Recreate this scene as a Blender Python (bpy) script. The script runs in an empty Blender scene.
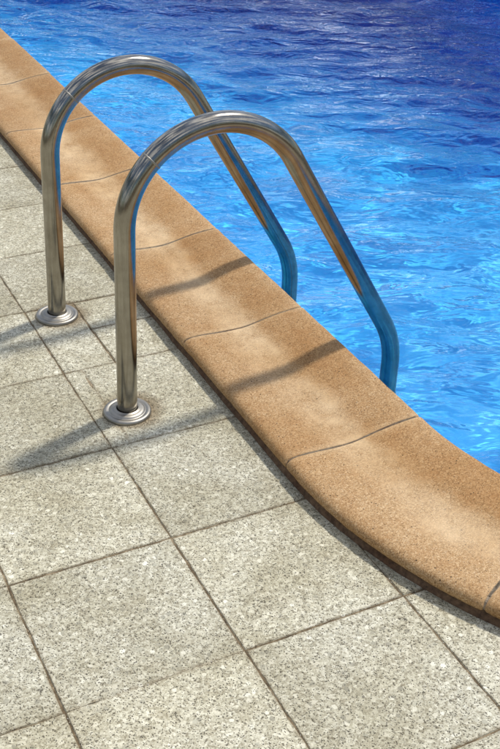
import bpy, bmesh, math, random
import numpy as np
from mathutils import Vector, Matrix, noise

random.seed(7)
rng = np.random.RandomState(11)
S = bpy.context.scene
COL = S.collection
T = 0.3346                       # paving module, metres
R = math.radians

# ------------------------------------------------------------------ helpers
def mesh_obj(name, verts, faces, mat=None, parent=None, smooth=False):
    me = bpy.data.meshes.new(name)
    me.from_pydata([tuple(v) for v in verts], [], faces)
    me.validate()
    bm = bmesh.new(); bm.from_mesh(me)
    bmesh.ops.recalc_face_normals(bm, faces=bm.faces)
    bm.to_mesh(me); bm.free()
    if smooth:
        me.polygons.foreach_set('use_smooth', [True] * len(me.polygons))
    o = bpy.data.objects.new(name, me)
    COL.objects.link(o)
    if mat: me.materials.append(mat)
    if parent: o.parent = parent
    return o

def tag(o, label=None, cat=None, group=None, kind=None):
    if label: o['label'] = label
    if cat: o['category'] = cat
    if group: o['group'] = group
    if kind: o['kind'] = kind
    return o

def empty(name, loc=(0, 0, 0)):
    o = bpy.data.objects.new(name, None)
    o.empty_display_size = 0.1
    o.location = loc
    COL.objects.link(o)
    return o

class NT:
    """small node-tree builder"""
    def __init__(self, name):
        self.m = bpy.data.materials.new(name); self.m.use_nodes = True
        self.t = self.m.node_tree; self.t.nodes.clear()
        self.out = self.t.nodes.new('ShaderNodeOutputMaterial')
    def n(self, typ, **kw):
        nd = self.t.nodes.new(typ)
        for k, v in kw.items():
            if k.startswith('_'): setattr(nd, k[1:], v)
            else:
                key = int(k[1:]) if k[0] == 'i' and k[1:].isdigit() else k.replace('__', ' ')
                self.set(nd, key, v)
        return nd
    def set(self, nd, key, v):
        if isinstance(v, bpy.types.NodeSocket): self.t.links.new(v, nd.inputs[key])
        elif isinstance(v, bpy.types.Node): self.t.links.new(v.outputs[0], nd.inputs[key])
        else: nd.inputs[key].default_value = v
    def coord(self, what='Object'):
        return self.n('ShaderNodeTexCoord').outputs[what]
    def noise(self, vec, scale, detail=4, rough=.55, dist=0.):
        return self.n('ShaderNodeTexNoise', Vector=vec, Scale=scale, Detail=detail, Roughness=rough, Distortion=dist)
    def voro(self, vec, scale, feature='F1', rnd=1.0):
        return self.n('ShaderNodeTexVoronoi', _feature=feature, Vector=vec, Scale=scale, Randomness=rnd)
    def ramp(self, fac, stops, interp='LINEAR'):
        nd = self.n('ShaderNodeValToRGB', Fac=fac)
        cr = nd.color_ramp; cr.interpolation = interp
        while len(cr.elements) < len(stops): cr.elements.new(.5)
        for e, (p, c) in zip(cr.elements, stops):
            e.position = p
            e.color = (c, c, c, 1) if not hasattr(c, '__len__') else (*c, 1)
        return nd
    def mix(self, fac, a, b, mode='MIX'):
        nd = self.n('ShaderNodeMix', _data_type='RGBA', _blend_type=mode)
        for key, v in ((0, fac), (6, a), (7, b)):
            if isinstance(v, (tuple, list)): v = (*v[:3], 1)
            self.set(nd, key, v)
        return nd.outputs[2]
    def math(self, op, a, b=0., c=0., clamp=False):
        nd = self.n('ShaderNodeMath', _operation=op, _use_clamp=clamp)
        for k, v in enumerate((a, b, c)): self.set(nd, k, v)
        return nd.outputs[0]
    def done(self, shader, disp=None):
        self.t.links.new(shader.outputs[0], self.out.inputs['Surface'])
        return self.m

# ------------------------------------------------------------------ materials
BASES = [(0.081, -0.553), (0.075, -0.0532)]     # feet of the two rails

def mat_paving():
    k = NT('washed_aggregate_paving')
    P = k.coord()
    warp = k.noise(P, 60, 2)
    Pw = k.n('ShaderNodeVectorMath', _operation='MULTIPLY_ADD', i0=warp.outputs['Color'], i1=(.006, .006, .006), i2=P).outputs[0]
    tv = k.n('ShaderNodeAttribute', _attribute_name='tile_tone').outputs['Fac']
    big = k.voro(Pw, 82)
    mid = k.voro(Pw, 185)
    sml = k.voro(Pw, 430)
    def rnd(v):
        return k.n('ShaderNodeSeparateColor', Color=v.outputs['Color']).outputs[0]
    def rnd2(v):
        return k.n('ShaderNodeSeparateColor', Color=v.outputs['Color']).outputs[1]
    base = k.ramp(rnd(mid), [(0, (.22, .20, .15)), (.25, (.38, .36, .295)), (.6, (.53, .515, .445)), (.85, (.66, .645, .57)), (1, (.80, .79, .73))])
    grain = k.ramp(rnd(sml), [(0, (.19, .17, .125)), (.3, (.42, .395, .32)), (.75, (.60, .58, .50)), (1, (.78, .77, .70))])
    c = k.mix(.5, base.outputs[0], grain.outputs[0])
    # the larger pale and grey pebbles
    peb = k.math('MULTIPLY', k.math('GREATER_THAN', rnd2(big), .66), k.math('LESS_THAN', big.outputs['Distance'], k.math('MULTIPLY_ADD', rnd(mid), .12, .34)))
    pebc = k.ramp(rnd(big), [(0, (.30, .29, .25)), (.3, (.44, .43, .375)), (.65, (.66, .64, .57)), (.9, (.76, .75, .69)), (1, (.86, .85, .80))])
    c = k.mix(k.math('MULTIPLY', peb, .85), c, pebc.outputs[0])
    # dark pits and chips between the stones
    pit = k.math('MULTIPLY', k.math('GREATER_THAN', rnd2(sml), .82), k.math('LESS_THAN', sml.outputs['Distance'], .52))
    c = k.mix(k.math('MULTIPLY', pit, .92), c, (.05, .042, .03))
    pit2 = k.math('MULTIPLY', k.math('GREATER_THAN', rnd2(mid), .90), k.math('LESS_THAN', mid.outputs['Distance'], .34))
    c = k.mix(k.math('MULTIPLY', pit2, .8), c, (.06, .052, .04))
    # large soft grime
    gr = k.noise(P, 5.5, 5, .6)
    c = k.mix(k.ramp(gr.outputs[0], [(.38, .42), (.66, 0.)]).outputs[0], c, (.74, .70, .58), 'MULTIPLY')
    gr2 = k.noise(P, 18, 4, .65)
    c = k.mix(k.ramp(gr2.outputs[0], [(.5, 0.), (.75, .35)]).outputs[0], c, (.62, .55, .42), 'MULTIPLY')
    tone = k.ramp(tv, [(0, (.86, .855, .83)), (1, (1.05, 1.045, 1.02))])
    c = k.mix(1., c, tone.outputs[0], 'MULTIPLY')
    c = k.mix(1., c, (1.10, 1.085, 1.01), 'MULTIPLY')
    gr3 = k.noise(P, 3.0, 5, .62, .6)
    c = k.mix(k.ramp(gr3.outputs[0], [(.40, .8), (.58, 0.)]).outputs[0], c, (.76, .74, .68), 'MULTIPLY')
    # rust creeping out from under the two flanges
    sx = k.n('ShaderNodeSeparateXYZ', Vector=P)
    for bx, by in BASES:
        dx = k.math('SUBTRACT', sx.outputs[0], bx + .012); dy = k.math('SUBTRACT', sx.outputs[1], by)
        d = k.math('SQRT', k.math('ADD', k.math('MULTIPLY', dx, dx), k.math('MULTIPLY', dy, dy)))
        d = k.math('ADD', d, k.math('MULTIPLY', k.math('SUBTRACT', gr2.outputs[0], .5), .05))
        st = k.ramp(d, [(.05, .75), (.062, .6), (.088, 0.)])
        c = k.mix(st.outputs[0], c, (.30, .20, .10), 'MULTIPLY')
    # grime collected along the tile edges
    ed = k.n('ShaderNodeAttribute', _attribute_name='edge').outputs['Fac']
    en = k.math('MULTIPLY', ed, k.ramp(k.noise(P, 45, 4, .7).outputs[0], [(.35, .1), (.65, 1.)]).outputs[0])
    c = k.mix(k.math('MULTIPLY', en, .75), c, (.20, .145, .075))
    h = k.math('ADD', k.math('MULTIPLY', mid.outputs['Distance'], -.5), k.math('MULTIPLY', sml.outputs['Distance'], -.35))
    h = k.math('ADD', h, k.math('MULTIPLY', pit, -.9))
    h = k.math('ADD', h, k.math('MULTIPLY', gr2.outputs[0], .8))
    bp = k.n('ShaderNodeBump', Strength=.55, Distance=.0022, Height=h)
    b = k.n('ShaderNodeBsdfPrincipled', Base__Color=c, Roughness=.72, Normal=bp)
    b.inputs['Specular IOR Level'].default_value = .35
    return k.done(b)

def mat_grout():
    k = NT('sandy_joint_filling')
    P = k.coord()
    n1 = k.noise(P, 30, 5, .65); n2 = k.noise(P, 260, 3, .6)
    c = k.ramp(n1.outputs[0], [(.34, (.06, .04, .02)), (.52, (.17, .122, .066)), (.68, (.38, .30, .19))])
    c = k.mix(.6, c.outputs[0], k.ramp(n2.outputs[0], [(.3, (.3, .3, .3)), (.7, (1.2, 1.2, 1.2))]).outputs[0], 'MULTIPLY')
    bp = k.n('ShaderNodeBump', Strength=.8, Distance=.003, Height=n2.outputs[0])
    return k.done(k.n('ShaderNodeBsdfPrincipled', Base__Color=c, Roughness=.95, Normal=bp))

def mat_coping():
    k = NT('tan_cast_stone')
    P = k.coord()
    tv = k.n('ShaderNodeAttribute', _attribute_name='tile_tone').outputs['Fac']
    across = k.n('ShaderNodeAttribute', _attribute_name='across').outputs['Fac']
    end = k.n('ShaderNodeAttribute', _attribute_name='edge').outputs['Fac']
    v1 = k.voro(P, 330); v2 = k.voro(P, 620)
    a = k.n('ShaderNodeSeparateColor', Color=v1.outputs['Color']); b2 = k.n('ShaderNodeSeparateColor', Color=v2.outputs['Color'])
    c1 = k.ramp(a.outputs[0], [(0, (.22, .14, .066)), (.3, (.415, .28, .148)), (.7, (.52, .368, .212)), (1, (.68, .54, .365))])
    c2 = k.ramp(b2.outputs[0], [(0, (.12, .075, .038)), (.22, (.37, .248, .132)), (.8, (.56, .405, .24)), (1, (.80, .69, .52))])
    c = k.mix(.5, c1.outputs[0], c2.outputs[0])
    # scattered pale grains and dark pinholes
    w = k.math('MULTIPLY', k.math('GREATER_THAN', a.outputs[1], .93), k.math('LESS_THAN', v1.outputs['Distance'], .4))
    c = k.mix(k.math('MULTIPLY', w, .55), c, (.74, .66, .54))
    v3 = k.voro(P, 150); a3 = k.n('ShaderNodeSeparateColor', Color=v3.outputs['Color'])
    pin = k.math('MULTIPLY', k.math('GREATER_THAN', a3.outputs[0], .72), k.math('LESS_THAN', v3.outputs['Distance'], k.math('MULTIPLY', a3.outputs[1], .26)))
    c = k.mix(k.math('MULTIPLY', pin, .95), c, (.07, .045, .025))
    # worn, bleached band along the dip, strengthened to paint its brighter lighting; warmer at the two lips
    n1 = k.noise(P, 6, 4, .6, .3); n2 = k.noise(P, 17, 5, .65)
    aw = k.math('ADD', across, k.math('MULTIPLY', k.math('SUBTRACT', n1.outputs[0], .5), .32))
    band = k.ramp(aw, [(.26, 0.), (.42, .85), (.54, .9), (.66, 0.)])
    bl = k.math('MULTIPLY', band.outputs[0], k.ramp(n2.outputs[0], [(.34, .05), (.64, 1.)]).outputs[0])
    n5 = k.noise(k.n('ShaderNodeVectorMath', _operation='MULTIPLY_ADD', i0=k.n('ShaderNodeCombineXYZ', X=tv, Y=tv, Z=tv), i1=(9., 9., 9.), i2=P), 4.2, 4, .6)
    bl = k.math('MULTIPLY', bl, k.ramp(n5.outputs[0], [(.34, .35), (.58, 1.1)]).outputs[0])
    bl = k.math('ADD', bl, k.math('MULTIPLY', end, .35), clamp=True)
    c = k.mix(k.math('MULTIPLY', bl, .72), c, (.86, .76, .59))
    c = k.mix(k.ramp(n2.outputs[0], [(.42, .0), (.72, .45)]).outputs[0], c, (.80, .63, .43), 'MULTIPLY')
    n3 = k.noise(P, 3.1, 3, .5)
    c = k.mix(k.ramp(n3.outputs[0], [(.36, .75), (.60, 0.)]).outputs[0], c, (.84, .73, .56), 'MULTIPLY')
    # brown staining plus painted-in shade on the rising pool lip; staining along the outer nose
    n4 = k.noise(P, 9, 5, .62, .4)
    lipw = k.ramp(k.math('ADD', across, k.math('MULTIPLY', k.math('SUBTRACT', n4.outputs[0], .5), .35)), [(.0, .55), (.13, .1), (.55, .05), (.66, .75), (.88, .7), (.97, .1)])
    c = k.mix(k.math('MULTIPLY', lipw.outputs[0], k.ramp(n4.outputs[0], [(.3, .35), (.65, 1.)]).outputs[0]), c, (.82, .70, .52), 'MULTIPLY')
    tone = k.ramp(tv, [(0, (.86, .81, .74)), (1, (1.08, 1.07, 1.05))])
    c = k.mix(1., c, tone.outputs[0], 'MULTIPLY')
    c = k.mix(1., c, (.89, .82, .72), 'MULTIPLY')
    h = k.math('ADD', k.math('MULTIPLY', v2.outputs['Distance'], -.5), k.math('MULTIPLY', v1.outputs['Distance'], -.4))
    h = k.math('ADD', h, k.math('MULTIPLY', pin, -1.6))
    h = k.math('ADD', h, k.math('MULTIPLY', n2.outputs[0], .9))
    bp = k.n('ShaderNodeBump', Strength=.45, Distance=.0016, Height=h)
    b = k.n('ShaderNodeBsdfPrincipled', Base__Color=c, Roughness=.78, Normal=bp)
    b.inputs['Specular IOR Level'].default_value = .3
    return k.done(b)

def mat_mortar(name, lo, hi):
    k = NT(name)
    P = k.coord()
    n = k.noise(P, 90, 5, .7); n2 = k.noise(P, 14, 3)
    c = k.ramp(n.outputs[0], [(.3, lo), (.7, hi)])
    c = k.mix(k.ramp(n2.outputs[0], [(.4, 0.), (.7, .6)]).outputs[0], c.outputs[0], (.5, .3, .2), 'MULTIPLY')
    bp = k.n('ShaderNodeBump', Strength=.9, Distance=.004, Height=n.outputs[0])
    return k.done(k.n('ShaderNodeBsdfPrincipled', Base__Color=c, Roughness=.95, Normal=bp))

def mat_steel(name='polished_stainless_steel', rough=.165, gain=1.):
    k = NT(name)
    P = k.coord()
    st = k.n('ShaderNodeVectorMath', _operation='MULTIPLY', i0=P, i1=(60, 60, 4)).outputs[0]
    n = k.noise(st, 8, 4, .6)
    n2 = k.noise(P, 22, 4, .6)
    c = k.ramp(n2.outputs[0], [(.3, (.25, .238, .218)), (.7, (.36, .35, .33))])
    r = k.math('ADD', k.math('MULTIPLY', n.outputs[0], .10), k.math('MULTIPLY', n2.outputs[0], .10))
    r = k.math('ADD', r, rough - .10)
    bp = k.n('ShaderNodeBump', Strength=.10, Distance=.0006, Height=n.outputs[0])
    c = k.mix(1., c.outputs[0], (gain, gain * .97, gain * .90), 'MULTIPLY')
    b = k.n('ShaderNodeBsdfPrincipled', Base__Color=c, Metallic=1., Roughness=r, Normal=bp)
    return k.done(b)

def mat_liner():
    k = NT('pale_blue_pool_tiles')
    P = k.coord()
    sx = k.n('ShaderNodeSeparateXYZ', Vector=P)
    # glass mosaic: every little tile picks a pale or a dark blue, dark share painted to stand in for light lost towards the deep corner
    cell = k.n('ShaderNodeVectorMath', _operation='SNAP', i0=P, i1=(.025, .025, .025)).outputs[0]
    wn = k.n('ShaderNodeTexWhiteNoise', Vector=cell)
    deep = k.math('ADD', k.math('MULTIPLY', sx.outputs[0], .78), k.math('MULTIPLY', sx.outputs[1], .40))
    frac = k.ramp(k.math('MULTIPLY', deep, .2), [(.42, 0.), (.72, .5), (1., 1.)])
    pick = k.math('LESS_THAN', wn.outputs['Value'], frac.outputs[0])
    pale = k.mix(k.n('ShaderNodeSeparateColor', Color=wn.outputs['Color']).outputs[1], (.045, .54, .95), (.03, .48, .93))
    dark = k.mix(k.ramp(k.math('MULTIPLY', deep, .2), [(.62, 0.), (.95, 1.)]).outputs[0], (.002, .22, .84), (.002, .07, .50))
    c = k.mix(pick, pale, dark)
    br = k.n('ShaderNodeTexBrick', _offset=0., Vector=P, Color1=(0, 0, 0, 1), Color2=(0, 0, 0, 1), Mortar=(1, 1, 1, 1), Scale=1.)
    br.inputs['Mortar Size'].default_value = .0012
    br.inputs['Brick Width'].default_value = .025
    br.inputs['Row Height'].default_value = .025
    c = k.mix(k.math('MULTIPLY', br, .3), c, (.16, .6, .9))
    return k.done(k.n('ShaderNodeBsdfPrincipled', Base__Color=c, Roughness=.5))

def mat_water():
    k = NT('clear_rippled_water')
    P = k.coord()
    w0 = k.n('ShaderNodeMapping', _vector_type='TEXTURE', Vector=P); w0.inputs['Rotation'].default_value = (0, 0, R(-24)); w0.inputs['Scale'].default_value = (1.9, 1., 1.)
    n0 = k.noise(w0, 14.5, 2.2, .5, .7)
    n2 = k.noise(w0, 5, 1, .5, .3)
    n1 = k.n('ShaderNodeMath', _operation='MULTIPLY', i0=n0.outputs[0], i1=k.ramp(n2.outputs[0], [(.3, .45), (.7, 1.)]).outputs[0])
    n3 = k.noise(w0, 46, 1.5, .5)
    hh = k.math('ADD', n1.outputs[0], k.math('MULTIPLY', n3.outputs[0], .07))
    bp = k.n('ShaderNodeBump', Strength=1., Distance=.027, Height=hh)
    g = k.n('ShaderNodeBsdfGlass', Color=(.95, .99, 1, 1), Roughness=0., IOR=1.34, Normal=bp)
    return k.done(g)

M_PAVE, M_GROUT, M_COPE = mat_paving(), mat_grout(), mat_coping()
M_BED = mat_mortar('rusty_brown_mortar', (.06, .034, .018), (.22, .13, .07))
M_JOINT = mat_mortar('grey_brown_joint_mortar', (.20, .15, .10), (.50, .41, .29))
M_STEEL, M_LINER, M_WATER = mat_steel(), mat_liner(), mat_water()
M_FLANGE = mat_steel('brushed_stainless_flange', .46, 1.1)

# ------------------------------------------------------------------ pool outline (outer edge of the coping)
X0, Y1, X1 = 0.301, 6.0, 4.25
RO = 3.3 * T
YS = -2.8 * T                       # where the straight left side ends and the corner begins
Y0 = YS - RO
W = 0.345
def build_path():
    segs = []
    segs.append(('L', (X0, Y1 - RO), (X0, YS)))
    segs.append(('A', (X0 + RO, YS), math.pi, 1.5 * math.pi))
    segs.append(('L', (X0 + RO, Y0), (X1 - RO, Y0)))
    segs.append(('A', (X1 - RO, YS), 1.5 * math.pi, 2 * math.pi))
    segs.append(('L', (X1, YS), (X1, Y1 - RO)))
    segs.append(('A', (X1 - RO, Y1 - RO), 0, .5 * math.pi))
    segs.append(('L', (X1 - RO, Y1), (X0 + RO, Y1)))
    segs.append(('A', (X0 + RO, Y1 - RO), .5 * math.pi, math.pi))
    out, s = [], 0.
    for g in segs:
        ln = math.dist(g[1], g[2]) if g[0] == 'L' else RO * (g[3] - g[2])
        out.append((s, ln, g)); s += ln
    return out, s
PATH, PLEN = build_path()
def path(s):
    """point on the outer edge and the unit normal towards the pool"""
    s %= PLEN
    for s0, ln, g in PATH:
        if s <= s0 + ln + 1e-9:
            t = (s - s0) / ln
            if g[0] == 'L':
                (ax, ay), (bx, by) = g[1], g[2]
                d = ((bx - ax) / ln, (by - ay) / ln)
                return (ax + (bx - ax) * t, ay + (by - ay) * t), (-d[1], d[0])
            a = g[2] + (g[3] - g[2]) * t
            return (g[1][0] + RO * math.cos(a), g[1][1] + RO * math.sin(a)), (-math.cos(a), -math.sin(a))
def off(s, u):
    (x, y), (nx, ny) = path(s)
    return x + nx * u, y + ny * u
def s_of_y(y):                       # arclength on the left side
    return (Y1 - RO) - y
def inside_depth(x, y):
    """how far a point lies inside the outer outline (negative outside)"""
    cx = min(max(x, X0 + RO), X1 - RO); cy = min(max(y, YS), Y1 - RO)
    return RO - math.hypot(x - cx, y - cy)

# ------------------------------------------------------------------ ground (joint sand sheet) with the pool cut out
NP = 220
ring, far = [], []
for q in range(NP):
    s = PLEN * q / NP
    x, y = off(s, .06)
    cx, cy = (X0 + X1) / 2, (Y0 + Y1) / 2
    ring.append((x, y, -.0022))
    dx, dy = x - cx, y - cy
    m = 60 / max(abs(dx), abs(dy))
    far.append((cx + dx * m, cy + dy * m, -.0022))
g = mesh_obj('ground', ring + far, [(q, (q + 1) % NP, NP + (q + 1) % NP, NP + q) for q in range(NP)], M_GROUT)
tag(g, kind='structure')

# ------------------------------------------------------------------ paving: every slab modelled, one sheet
pv, pf, ptone, pedge = [], [], [], []
def slab(xa, xb, ya, yb, cell=.03, gap=.0022, tone=None, faint=''):
    tone = random.random() if tone is None else tone
    g4 = [gap * random.uniform(.6, 1.3) * (.35 if c in faint else 1.) for c in 'wesn']
    xa += g4[0]; xb -= g4[1]; ya += g4[2]; yb -= g4[3]
    nx = max(2, round((xb - xa) / cell)); ny = max(2, round((yb - ya) / cell))
    bev = .0016
    def axis(a, b, n):
        return [a, a + bev, a + bev + .005] + [a + (b - a) * q / n for q in range(1, n)] + [b - bev - .005, b - bev, b]
    xs, ys = axis(xa, xb, nx), axis(ya, yb, ny)
    tz = random.uniform(-.0006, .0006); tx, ty = random.uniform(-.002, .002), random.uniform(-.002, .002)
    mx, my = (xa + xb) / 2, (ya + yb) / 2
    base = len(pv); nxs, nys = len(xs), len(ys)
    for b, y in enumerate(ys):
        for a, x in enumerate(xs):
            e = 0 if (a in (0, nxs - 1) or b in (0, nys - 1)) else 1 if (a in (1, nxs - 2) or b in (1, nys - 2)) else 2 if (a in (2, nxs - 3) or b in (2, nys - 3)) else 3
            z = tz + tx * (x - mx) + ty * (y - my)
            wx = wy = 0.
            if e < 2:
                nz = noise.noise_vector((x * 26, y * 26, tone * 50)) * .0015 + noise.noise_vector((x * 90, y * 90, tone * 50)) * .0012
                wx, wy = nz.x, nz.y
                chip = max(0., noise.noise((x * 38, y * 38, 7 + tone * 20)) - .25) * .004
                fa = (a < 2 and 'w' in faint) or (a > nxs - 3 and 'e' in faint) or (b < 2 and 's' in faint) or (b > nys - 3 and 'n' in faint)
                if fa and not (a < 2 and 'w' not in faint) and not (a > nxs - 3 and 'e' not in faint): e = 4
                z -= chip + (.0022 if e == 0 else 0.)
                if e == 4: z -= max(0., noise.noise((x * 17 + 2, y * 17, 3.3)) - .2) * .006
            pv.append((x + wx, y + wy, z))
            ptone.append(tone); pedge.append((1., .7, .06, 0., .85)[e])
    for b in range(nys - 1):
        for a in range(nxs - 1):
            q = [base + b * nxs + a, base + b * nxs + a + 1, base + (b + 1) * nxs + a + 1, base + (b + 1) * nxs + a]
            cx = sum(pv[v][0] for v in q) / 4; cy = sum(pv[v][1] for v in q) / 4
            if inside_depth(cx, cy) < .05: pf.append(q)
    # skirt
    rim = [base + a for a in range(nxs)] + [base + b * nxs + nxs - 1 for b in range(1, nys)] + \
          [base + (nys - 1) * nxs + a for a in range(nxs - 2, -1, -1)] + [base + b * nxs for b in range(nys - 2, 0, -1)]
    low = len(pv)
    for v in rim:
        x, y, z = pv[v]; pv.append((x, y, -.02)); ptone.append(tone); pedge.append(1.)
    n = len(rim)
    for q in range(n):
        v0, v1 = rim[q], rim[(q + 1) % n]
        if inside_depth((pv[v0][0] + pv[v1][0]) / 2, (pv[v0][1] + pv[v1][1]) / 2) < .05:
            pf.append((v0, v1, low + (q + 1) % n, low + q))
GX = lambda j: j * T
GY = lambda i: -i * T
for i in range(-19, 9):
    for j in range(-12, 20):
        x, y = GX(j + .5), GY(i + .5)
        if inside_depth(x, y) > .30: continue
        near = (-4 < i < 7) and (-4 < j < 4)
        edge = inside_depth(x, y) > -.3
        cell = (.011 if edge and i >= 2 and i < 8 else .024) if near else .08
        if i == 0 and j == 0:          # slab cut round the far foot
            slab(GX(0), GX(.405), GY(1), GY(0), .02, tone=.55)
            slab(GX(.405), GX(1), GY(.46), GY(0), .02, .0018, tone=.75)
            slab(GX(.405), GX(1), GY(1), GY(.46), .02, .0018, tone=.6)
        elif i == 1 and j == 0:
            slab(GX(0), GX(.135), GY(1.55), GY(1), .02, .0002, tone=.62, faint='e')
            slab(GX(0), GX(.135), GY(2), GY(1.55), .02, .0002, tone=.62, faint='e')
            slab(GX(.135), GX(1), GY(2), GY(1), .02, .0002, tone=.62, faint='w')
        else:
            slab(GX(j), GX(j + 1), GY(i + 1), GY(i), cell, random.uniform(.0008, .0017), faint={(3, -1): 's', (4, -1): 'n'}.get((i, j), ''))
pav = mesh_obj('paving', pv, pf, M_PAVE)
for nm, dat in (('tile_tone', ptone), ('edge', pedge)):
    pav.data.attributes.new(nm, 'FLOAT', 'POINT').data.foreach_set('value', dat)
tag(pav, kind='structure')

# ------------------------------------------------------------------ loose grit washed into the joints
def mat_grit():
    k = NT('grit_grains')
    tv = k.n('ShaderNodeAttribute', _attribute_name='grain_tone').outputs['Fac']
    c = k.ramp(tv, [(0, (.10, .075, .045)), (.5, (.34, .29, .21)), (1, (.72, .69, .61))])
    return k.done(k.n('ShaderNodeBsdfPrincipled', Base__Color=c, Roughness=.85))
gv, gf, gt = [], [], []
for q in range(1500):
    i, j = rng.randint(-3, 7), rng.randint(-2, 3)
    if rng.rand() < .5: x, y = GX(j) + rng.normal(0, .0022), GY(i + rng.rand())
    else: x, y = GX(j + rng.rand()), GY(i) + rng.normal(0, .0022)
    if noise.noise((x * 7, y * 7, 5.)) < -.02 or inside_depth(x, y) > 0: continue
    r = .0006 + .0014 * rng.rand() ** 3
    b0 = len(gv)
    ax = Vector(rng.normal(0, 1, 3)).normalized(); rot = Matrix.Rotation(rng.rand() * 6.28, 3, ax)
    for v in ((1, 0, 0), (-1, 0, 0), (0, 1, 0), (0, -1, 0), (0, 0, 1), (0, 0, -1)):
        p = rot @ (Vector(v) * r * rng.uniform(.7, 1.3)); gv.append((x + p.x, y + p.y, -.0004 + r * .5 + p.z))
    for t3 in ((0, 2, 4), (2, 1, 4), (1, 3, 4), (3, 0, 4), (2, 0, 5), (1, 2, 5), (3, 1, 5), (0, 3, 5)): gf.append(tuple(b0 + e for e in t3))
    gt += [rng.rand()] * 6
grit = mesh_obj('joint_grit', gv, gf, mat_grit(), smooth=True)
grit.data.attributes.new('grain_tone', 'FLOAT', 'POINT').data.foreach_set('value', gt)
tag(grit, 'sandy grit caught along the joints of the grey paving', 'grit', kind='stuff')

# ------------------------------------------------------------------ coping stones
prof = [(.012, .0160), (.005, .0185), (.001, .0240), (.0, .031), (.002, .0368), (.007, .0423), (.015, .0458), (.028, .0474), (.050, .0472), (.08, .0458),
        (.115, .0440), (.145, .0430), (.165, .0434), (.185, .0456), (.205, .0493), (.225, .0536), (.245, .0576), (.27, .0618), (.30, .0650), (.322, .0668), (.334, .0672),
        (.341, .0650), (.345, .0600), (.345, .040), (.340, .030), (.32, .0240), (.28, .0210)]
coping = empty('pool_coping', (X0, 0, 0))
tag(coping, 'curving tan cast stone coping that edges the pool along the grey paving', 'pool coping')
inv = Matrix.Translation((-X0, 0, 0))
def swept(name, sa, sb, pr, mat, parent, step=.018, tone=.5, rough=True, ends=True, gap=.0016):
    sa += gap; sb -= gap
    L = sb - sa
    n = max(2, round(L / step))
    st = [sa, sa + .0012, sa + .004, sa + .010] + [sa + L * q / n for q in range(1, n)] + [sb - .010, sb - .004, sb - .0012, sb]
    ins = [.0042, .0016, .0003, 0] + [0] * (n - 1) + [0, .0003, .0016, .0042]
    if not ends: ins = [0] * len(st)
    cu = sum(p[0] for p in pr) / len(pr); cz = sum(p[1] for p in pr) / len(pr)
    vs, fs, ac, ed = [], [], [], []
    m = len(pr)
    for s, d in zip(st, ins):
        for u, z in pr:
            uu = u + (d if u < cu else -d); zz = z - (d if z > cz - .01 else -d)
            x, y = off(s, uu)
            if rough:
                nv = noise.noise_vector((x * 30, y * 30, z * 30 + tone * 9)) * .0008 + noise.noise_vector((x * 110, y * 110, z * 110)) * .0004
                low = noise.noise((s * 5, u * 6, tone * 31)) * .0016
                if u < .02 and z < .026:
                    ch = max(0, noise.noise((s * 70, 3, tone * 17)) - .25) * .006
                    uu += ch; x, y = off(s, uu); zz += ch * .5
                x += nv.x; y += nv.y; zz += nv.z + low
            vs.append((x - X0, y, zz)); ac.append(u / W); ed.append(min(1., max(0., 1 - (min(s - sa, sb - s) / .02))))
    if rough:                       # mortared by hand: each stone sits a hair differently
        jz, jn = rng.uniform(-.0008, .0008), rng.uniform(-.0012, .0012)
        vs = [(vx + jn, vy + jn * .5, vz + jz) for vx, vy, vz in vs]
    k = len(st)
    for a in range(k - 1):
        for b in range(m):
            fs.append((a * m + b, a * m + (b + 1) % m, (a + 1) * m + (b + 1) % m, (a + 1) * m + b))
    fs.append(tuple(range(m - 1, -1, -1))); fs.append(tuple((k - 1) * m + b for b in range(m)))
    o = mesh_obj(name, vs, fs, mat, parent, smooth=rough)
    for nm, dat in (('tile_tone', [tone] * len(vs)), ('across', ac), ('edge', ed)):
        o.data.attributes.new(nm, 'FLOAT', 'POINT').data.foreach_set('value', dat)
    return o
marks = [-5.24, -3.64, -2.07, -.47, 1.10, 2.75]
cuts = [s_of_y(GY(i)) for i in marks]
a = cuts[0] - .53
while a > .1: cuts.insert(0, a); a -= .53
cuts.append(cuts[-1] + .555)
while cuts[-1] < PLEN + cuts[0] - .7: cuts.append(cuts[-1] + .53)
cuts.append(PLEN + cuts[0])
tones = {}
for q in range(len(cuts) - 1):
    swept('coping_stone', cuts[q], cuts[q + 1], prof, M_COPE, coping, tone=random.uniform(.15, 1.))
core = [(.022, .010), (.006, .023), (.004, .030), (.009, .038), (.02, .0428), (.05, .0444), (.08, .0430), (.115, .0412), (.145, .0402), (.165, .0406), (.185, .0428), (.205, .0465), (.225, .0508), (.245, .0548), (.27, .0590), (.30, .0622), (.33, .0640),
        (.340, .058), (.341, .04), (.33, .028), (.30, .010)]
core = [(u, z + (.0014 if z > .035 else 0)) for u, z in core]
for q in cuts[:-1]:
    swept('joint_mortar', q - .006, q + .006, core, M_JOINT, coping, step=.004, rough=False, ends=False, gap=0.)
bed = []
for q in range(400):
    s = PLEN * q / 400
    bed.append(s)
bv, bf = [], []
bp_ = [(.001, -.012), (.004, .003), (.009, .013), (.014, .0215), (.318, -.10)]
for s in bed:
    for u, z in bp_:
        x, y = off(s, u + (noise.noise((s * 14, u * 9, 2.)) * .004 if u < .03 else 0.))
        bv.append((x - X0, y, z))
for q in range(400):
    for b in range(len(bp_) - 1):
        bf.append((q * 5 + b, q * 5 + b + 1, ((q + 1) % 400) * 5 + b + 1, ((q + 1) % 400) * 5 + b))
mesh_obj('mortar_bed', bv, bf, M_BED, coping)

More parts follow.
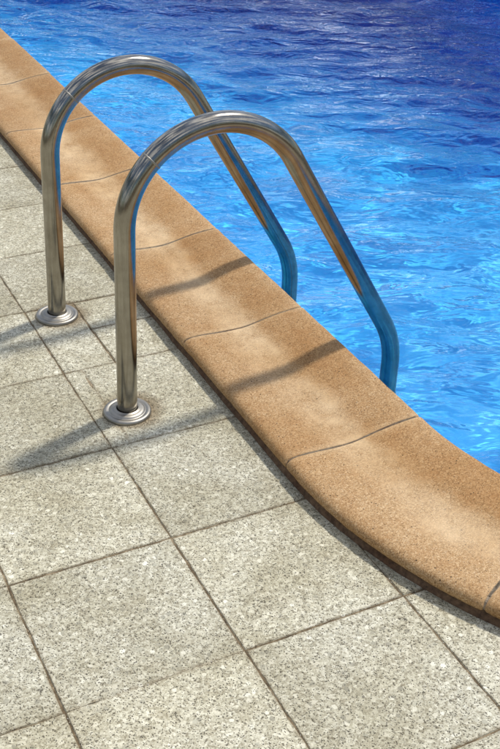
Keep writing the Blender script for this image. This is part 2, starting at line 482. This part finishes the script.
# ------------------------------------------------------------------ pool basin
WL = -.13                                  # water level
def depth(x, y):
    t = min(1., max(0., (.78 * x + .40 * y - 1.9) / 2.4)); t = t * t * (3 - 2 * t)
    return -.72 - 1.1 * t
wv, wf = [], []
NW = 240
for q in range(NW):
    x, y = off(PLEN * q / NW, .327)
    wv.append((x, y, .022)); wv.append((x, y, -2.7))
for q in range(NW):
    p = (q + 1) % NW
    wf.append((2 * q, 2 * p, 2 * p + 1, 2 * q + 1))
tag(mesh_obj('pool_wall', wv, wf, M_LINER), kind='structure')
fv, ff = [], []
nx, ny = 40, 80
for b in range(ny + 1):
    for a in range(nx + 1):
        x = X0 + .2 + (X1 - X0 - .4) * a / nx; y = Y0 + .2 + (Y1 - Y0 - .4) * b / ny
        fv.append((x, y, depth(x, y)))
for b in range(ny):
    for a in range(nx):
        q = b * (nx + 1) + a; ff.append((q, q + 1, q + nx + 2, q + nx + 1))
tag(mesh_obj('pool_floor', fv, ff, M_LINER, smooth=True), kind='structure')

# ------------------------------------------------------------------ water body with real ripples
sp = .012
xs = np.arange(X0 + .29, X1 - .29 + sp, sp); ys = np.arange(Y0 + .29, Y1 - .29 + sp, sp)
XX, YY = np.meshgrid(xs, ys)
ZZ = np.zeros_like(XX)
WARPX = XX + .05 * np.sin(2.1 * YY + 1.3 * XX) + .03 * np.sin(5.3 * YY - 2.2 * XX + 1)
WARPY = YY + .05 * np.sin(1.7 * XX - 1.1 * YY + 2) + .03 * np.sin(4.6 * XX + 3.1 * YY)
for q in range(80):
    lam = .10 * (.45 / .10) ** rng.rand()
    th = R(62) + rng.normal(0, R(26))            # mostly running towards the deck
    kx, ky = 2 * math.pi / lam * math.cos(th), 2 * math.pi / lam * math.sin(th)
    amp = .0042 * lam * (lam / .2) ** .45 * rng.uniform(.5, 1.2)
    ZZ += amp * np.sin(kx * WARPX + ky * WARPY + rng.rand() * 6.283)
ZZ = ZZ + WL
nyy, nxx = XX.shape
wv = np.stack([XX, YY, ZZ], -1).reshape(-1, 3).tolist()
wf = [(b * nxx + a, b * nxx + a + 1, (b + 1) * nxx + a + 1, (b + 1) * nxx + a) for b in range(nyy - 1) for a in range(nxx - 1)]
rim = [a for a in range(nxx)] + [b * nxx + nxx - 1 for b in range(1, nyy)] + [(nyy - 1) * nxx + a for a in range(nxx - 2, -1, -1)] + [b * nxx for b in range(nyy - 2, 0, -1)]
low = len(wv)
for v in rim: wv.append([wv[v][0], wv[v][1], -2.9])
n = len(rim)
wf += [(rim[q], low + q, low + (q + 1) % n, rim[(q + 1) % n]) for q in range(n)]
wf.append([low + q for q in range(n)])
water = mesh_obj('pool_water', wv, wf, M_WATER, smooth=True)
tag(water, kind='structure')

# ------------------------------------------------------------------ pool ladder
ladder = empty('pool_ladder', (.08, -.30, 0))
tag(ladder, 'polished steel pool ladder, two arched handrails rising from round flanges and bending into the water', 'pool ladder')
LO = Vector((.08, -.30, 0))
TR = .0235
def rail_path(base, k, xl):
    cx, cz, r = .302 * k, .457 * k, .215 * k
    pts = []
    x_top = cx - r
    for q in range(0, 11): pts.append((base + (x_top - base) * q / 10, -.03 + (cz + .03) * q / 10))
    for q in range(1, 41):
        a = math.pi - (math.pi - R(31)) * q / 40
        pts.append((cx + r * math.cos(a), cz + r * math.sin(a)))
    ex, ez = pts[-1]; dx, dz = math.sin(R(31)), -math.cos(R(31))
    tt = (xl - ex) / dx; rb = .26; tl = rb * math.tan(R(15.5))
    n = 24
    for q in range(1, n + 1): pts.append((ex + dx * (tt - tl) * q / n, ez + dz * (tt - tl) * q / n))
    bx, bz = xl, ez + dz * tt                      # corner
    ox, oz = pts[-1][0] + dz * rb, pts[-1][1] - dx * rb
    a0 = math.atan2(pts[-1][1] - oz, pts[-1][0] - ox)
    for q in range(1, 13):
        a = a0 - R(31) * q / 12
        pts.append((ox + rb * math.cos(a), oz + rb * math.sin(a)))
    lx, lz = pts[-1]
    for q in range(1, 21): pts.append((lx, lz - (lz + 1.0) * q / 20))
    return pts
def tube(name, pts, y, r, mat, parent, origin, seg=40):
    vs, fs = [], []
    n = len(pts)
    for q, (x, z) in enumerate(pts):
        xa, za = pts[max(0, q - 1)]; xb, zb = pts[min(n - 1, q + 1)]
        l = math.hypot(xb - xa, zb - za); tx, tz = (xb - xa) / l, (zb - za) / l
        for b in range(seg):
            a = 2 * math.pi * b / seg
            vs.append((x + r * math.cos(a) * -tz - origin.x, y + r * math.sin(a) - origin.y, z + r * math.cos(a) * tx - origin.z))
    for q in range(n - 1):
        for b in range(seg):
            fs.append((q * seg + b, q * seg + (b + 1) % seg, (q + 1) * seg + (b + 1) % seg, (q + 1) * seg + b))
    fs.append(tuple(range(seg))); fs.append(tuple((n - 1) * seg + b for b in range(seg)))
    return mesh_obj(name, vs, fs, mat, parent, smooth=True)
def lathe(name, pr, c, mat, parent, origin, seg=72):
    vs, fs = [], []
    m = len(pr)
    for b in range(seg):
        a = 2 * math.pi * b / seg
        for r, z in pr: vs.append((c[0] + r * math.cos(a) - origin.x, c[1] + r * math.sin(a) - origin.y, z - origin.z))
    for b in range(seg):
        for q in range(m - 1):
            fs.append((b * m + q, b * m + q + 1, ((b + 1) % seg) * m + q + 1, ((b + 1) % seg) * m + q))
    return mesh_obj(name, vs, fs, mat, parent, smooth=True)
FL = [(.0555, -.003), (.0562, .001), (.0560, .0045), (.0545, .0072), (.0520, .0086), (.0490, .0090), (.0462, .0086), (.0440, .0076), (.0428, .0074), (.0415, .0084), (.0400, .0102),
      (.0375, .0118), (.0345, .0126), (.0315, .0128), (.0295, .0132), (.0280, .0146), (.0265, .0152), (.0252, .0146), (.0243, .0130), (.0238, .002)]
LEG = {}
for (bx, by), k, xl in ((BASES[0], 1.0, .812), (BASES[1], .97, .782)):
    pts = rail_path(bx, k, xl)
    LEG[by] = xl
    h = tube('handrail', pts, by, TR, M_STEEL, ladder, LO)
    lathe('flange', FL, (bx, by), M_FLANGE, h, LO)
    # the thin sleeve seam a little way up the arch
    q = 10 + 12
    (xa, za), (xb, zb) = pts[q], pts[q + 1]
    seam = tube('seam_ring', [(xa + (xb - xa) * f, za + (zb - za) * f) for f in (.0, .1, .2, .3)], by, TR + .00035, M_FLANGE, h, LO)
for z in (-.36, -.62, -.88):
    x = (LEG[BASES[0][1]] + LEG[BASES[1][1]]) / 2
    ya, yb = BASES[0][1] + .02, BASES[1][1] - .02
    vs, fs = [], []
    pr = [(-.035, 0), (-.038, -.012), (-.03, -.02), (.03, -.02), (.038, -.012), (.035, 0), (.02, .004), (-.02, .004)]
    for y in np.linspace(ya, yb, 9):
        for u, w in pr: vs.append((x + u - LO.x, y - LO.y, z + w))
    m = len(pr)
    for q in range(8):
        for b in range(m): fs.append((q * m + b, q * m + (b + 1) % m, (q + 1) * m + (b + 1) % m, (q + 1) * m + b))
    fs.append(tuple(range(m))); fs.append(tuple(8 * m + b for b in range(m)))
    mesh_obj('tread', vs, fs, M_FLANGE, ladder)

# ------------------------------------------------------------------ hedges added out of view to darken reflections in the steel and the water
def mat_leaf():
    k = NT('hedge_leaves')
    tv = k.n('ShaderNodeAttribute', _attribute_name='leaf_tone').outputs['Fac']
    c = k.ramp(tv, [(0, (.022, .045, .012)), (.6, (.045, .085, .02)), (1, (.085, .13, .035))])
    return k.done(k.n('ShaderNodeBsdfPrincipled', Base__Color=c, Roughness=.55))
M_LEAF = mat_leaf()
def added_hedge(ax, ay, bx, by, hgt, label):
    L = math.dist((ax, ay), (bx, by)); dx, dy = (bx - ax) / L, (by - ay) / L
    o = empty('added_hedge', ((ax + bx) / 2, (ay + by) / 2, 0)); tag(o, label, 'added_hedge', 'added unseen hedges for reflections')
    vs, fs, tn = [], [], []
    for q in range(int(L * 620)):
        t = rng.rand() * L; u = rng.choice([-1, 1]) * (.42 + .12 * noise.noise((t * .8, q % 2, 1.))) * (1 - .5 * rng.rand() ** 3)
        top = hgt * (1 + .10 * noise.noise((t * .5, 4.4, ax)))
        z = top * (1 - rng.rand() ** 1.3) if rng.rand() > .2 else top * rng.uniform(.92, 1.03)
        c = Vector((ax + dx * t - dy * u, ay + dy * t + dx * u, z)) - o.location
        a = Vector(rng.normal(0, 1, 3)).normalized(); b = a.cross(Vector(rng.normal(0, 1, 3))).normalized()
        l = rng.uniform(.06, .11); b0 = len(vs)
        vs += [c - a * l, c + b * l * .45, c + a * l, c - b * l * .45]; fs.append((b0, b0 + 1, b0 + 2, b0 + 3)); tn += [rng.rand()] * 4
    f = mesh_obj('foliage', vs, fs, M_LEAF, o)
    f.data.attributes.new('leaf_tone', 'FLOAT', 'POINT').data.foreach_set('value', tn)
    vs, fs = [], []
    for q in range(int(L / .5)):
        t = .25 + q * .5; x, y = ax + dx * t - o.location.x, ay + dy * t - o.location.y
        b0 = len(vs)
        for z, r in ((-.05, .04), (hgt * .8, .015)):
            for e in range(6): vs.append((x + r * math.cos(e * 1.047), y + r * math.sin(e * 1.047), z))
        for e in range(6): fs.append((b0 + e, b0 + (e + 1) % 6, b0 + 6 + (e + 1) % 6, b0 + 6 + e))
    mesh_obj('stem', vs, fs, M_BED, o)
added_hedge(-5., -7.5, -5., 8., 2.6, 'unseen green hedging added on the deck side, mirrored in the rails')
added_hedge(-4.3, -8., 7., -8., 2.6, 'unseen green hedging, added for dark reflections, behind the viewer across the end of the paving')
added_hedge(7.2, -7.4, 7.2, 9., 2.6, 'unseen green hedging, added for dark reflections, along the far long side of the pool')
added_hedge(-4.3, 9.6, 6.6, 9.6, 3.0, 'unseen green hedging, added for dark reflections, beyond the deep end of the pool')

# ------------------------------------------------------------------ camera
cam = bpy.data.cameras.new('camera'); co = bpy.data.objects.new('camera', cam); COL.objects.link(co)
Rv = Vector((0.89449185, -0.44586688, 0.03297065)); Uv = Vector((0.21337782, 0.49055244, 0.84488355)); Fv = Vector((0.39287942, 0.74870624, -0.53393326))
mw = Matrix((Rv, Uv, -Fv)).transposed().to_4x4(); mw.translation = Vector((-0.66681976, -2.58672969, 1.47368386))
co.matrix_world = mw
cam.sensor_fit = 'VERTICAL'; cam.sensor_height = 36.
cam.lens = 36. * 1115.52 / 749
cam.clip_start = .05; cam.clip_end = 500
S.camera = co

# ------------------------------------------------------------------ daylight
SUN_EL, SUN_AZ = 59., 17.            # elevation; azimuth counted from +x towards +y
w = bpy.data.worlds.new('World'); S.world = w; w.use_nodes = True
t = w.node_tree; bg = t.nodes['Background']
sky = t.nodes.new('ShaderNodeTexSky'); sky.sky_type = 'NISHITA'; sky.sun_disc = False
sky.dust_density = .4; sky.ozone_density = 2.5
sky.sun_elevation = R(SUN_EL); sky.sun_rotation = R(90 - SUN_AZ)
tc = t.nodes.new('ShaderNodeTexCoord'); mp = t.nodes.new('ShaderNodeMapping'); mp.inputs['Scale'].default_value = (1, 1, 2.2); mp.inputs['Location'].default_value = (7, 3, 2)
t.links.new(tc.outputs['Generated'], mp.inputs[0])
cn = t.nodes.new('ShaderNodeTexNoise'); cn.inputs['Scale'].default_value = 2.6; cn.inputs['Detail'].default_value = 7; cn.inputs['Roughness'].default_value = .58
t.links.new(mp.outputs[0], cn.inputs['Vector'])
cr = t.nodes.new('ShaderNodeValToRGB'); cr.color_ramp.elements[0].position = .50; cr.color_ramp.elements[1].position = .62
t.links.new(cn.outputs[0], cr.inputs[0])
mx = t.nodes.new('ShaderNodeMix'); mx.data_type = 'RGBA'
t.links.new(cr.outputs[0], mx.inputs[0]); t.links.new(sky.outputs[0], mx.inputs[6]); mx.inputs[7].default_value = (14, 14, 14.3, 1)
t.links.new(mx.outputs[2], bg.inputs['Color'])
bg.inputs['Strength'].default_value = .13
sd = bpy.data.lights.new('sun', 'SUN'); so = bpy.data.objects.new('sun', sd); COL.objects.link(so)
sd.energy = 3.5; sd.angle = R(4.4); sd.color = (1., .955, .88)
to_sun = Vector((math.cos(R(SUN_EL)) * math.cos(R(SUN_AZ)), math.cos(R(SUN_EL)) * math.sin(R(SUN_AZ)), math.sin(R(SUN_EL))))
so.rotation_euler = to_sun.to_track_quat('Z', 'Y').to_euler()
so.location = to_sun * 12

# real refracted sunlight on the pool floor
try:
    sd.cycles.is_caustics_light = True
    water.cycles.is_caustics_caster = True
    for o in S.objects:
        if o.name in ('pool_floor', 'pool_wall'): o.cycles.is_caustics_receiver = True
except Exception as e:
    print('caustics', e)

S.view_settings.view_transform = 'Standard'; S.view_settings.look = 'None'
S.view_settings.exposure = 0; S.view_settings.gamma = 1; S.view_settings.use_curve_mapping = False
S.cycles.max_bounces = 10; S.cycles.transmission_bounces = 8; S.cycles.transparent_max_bounces = 8
S.cycles.sample_clamp_indirect = 5; S.cycles.sample_clamp_direct = 4
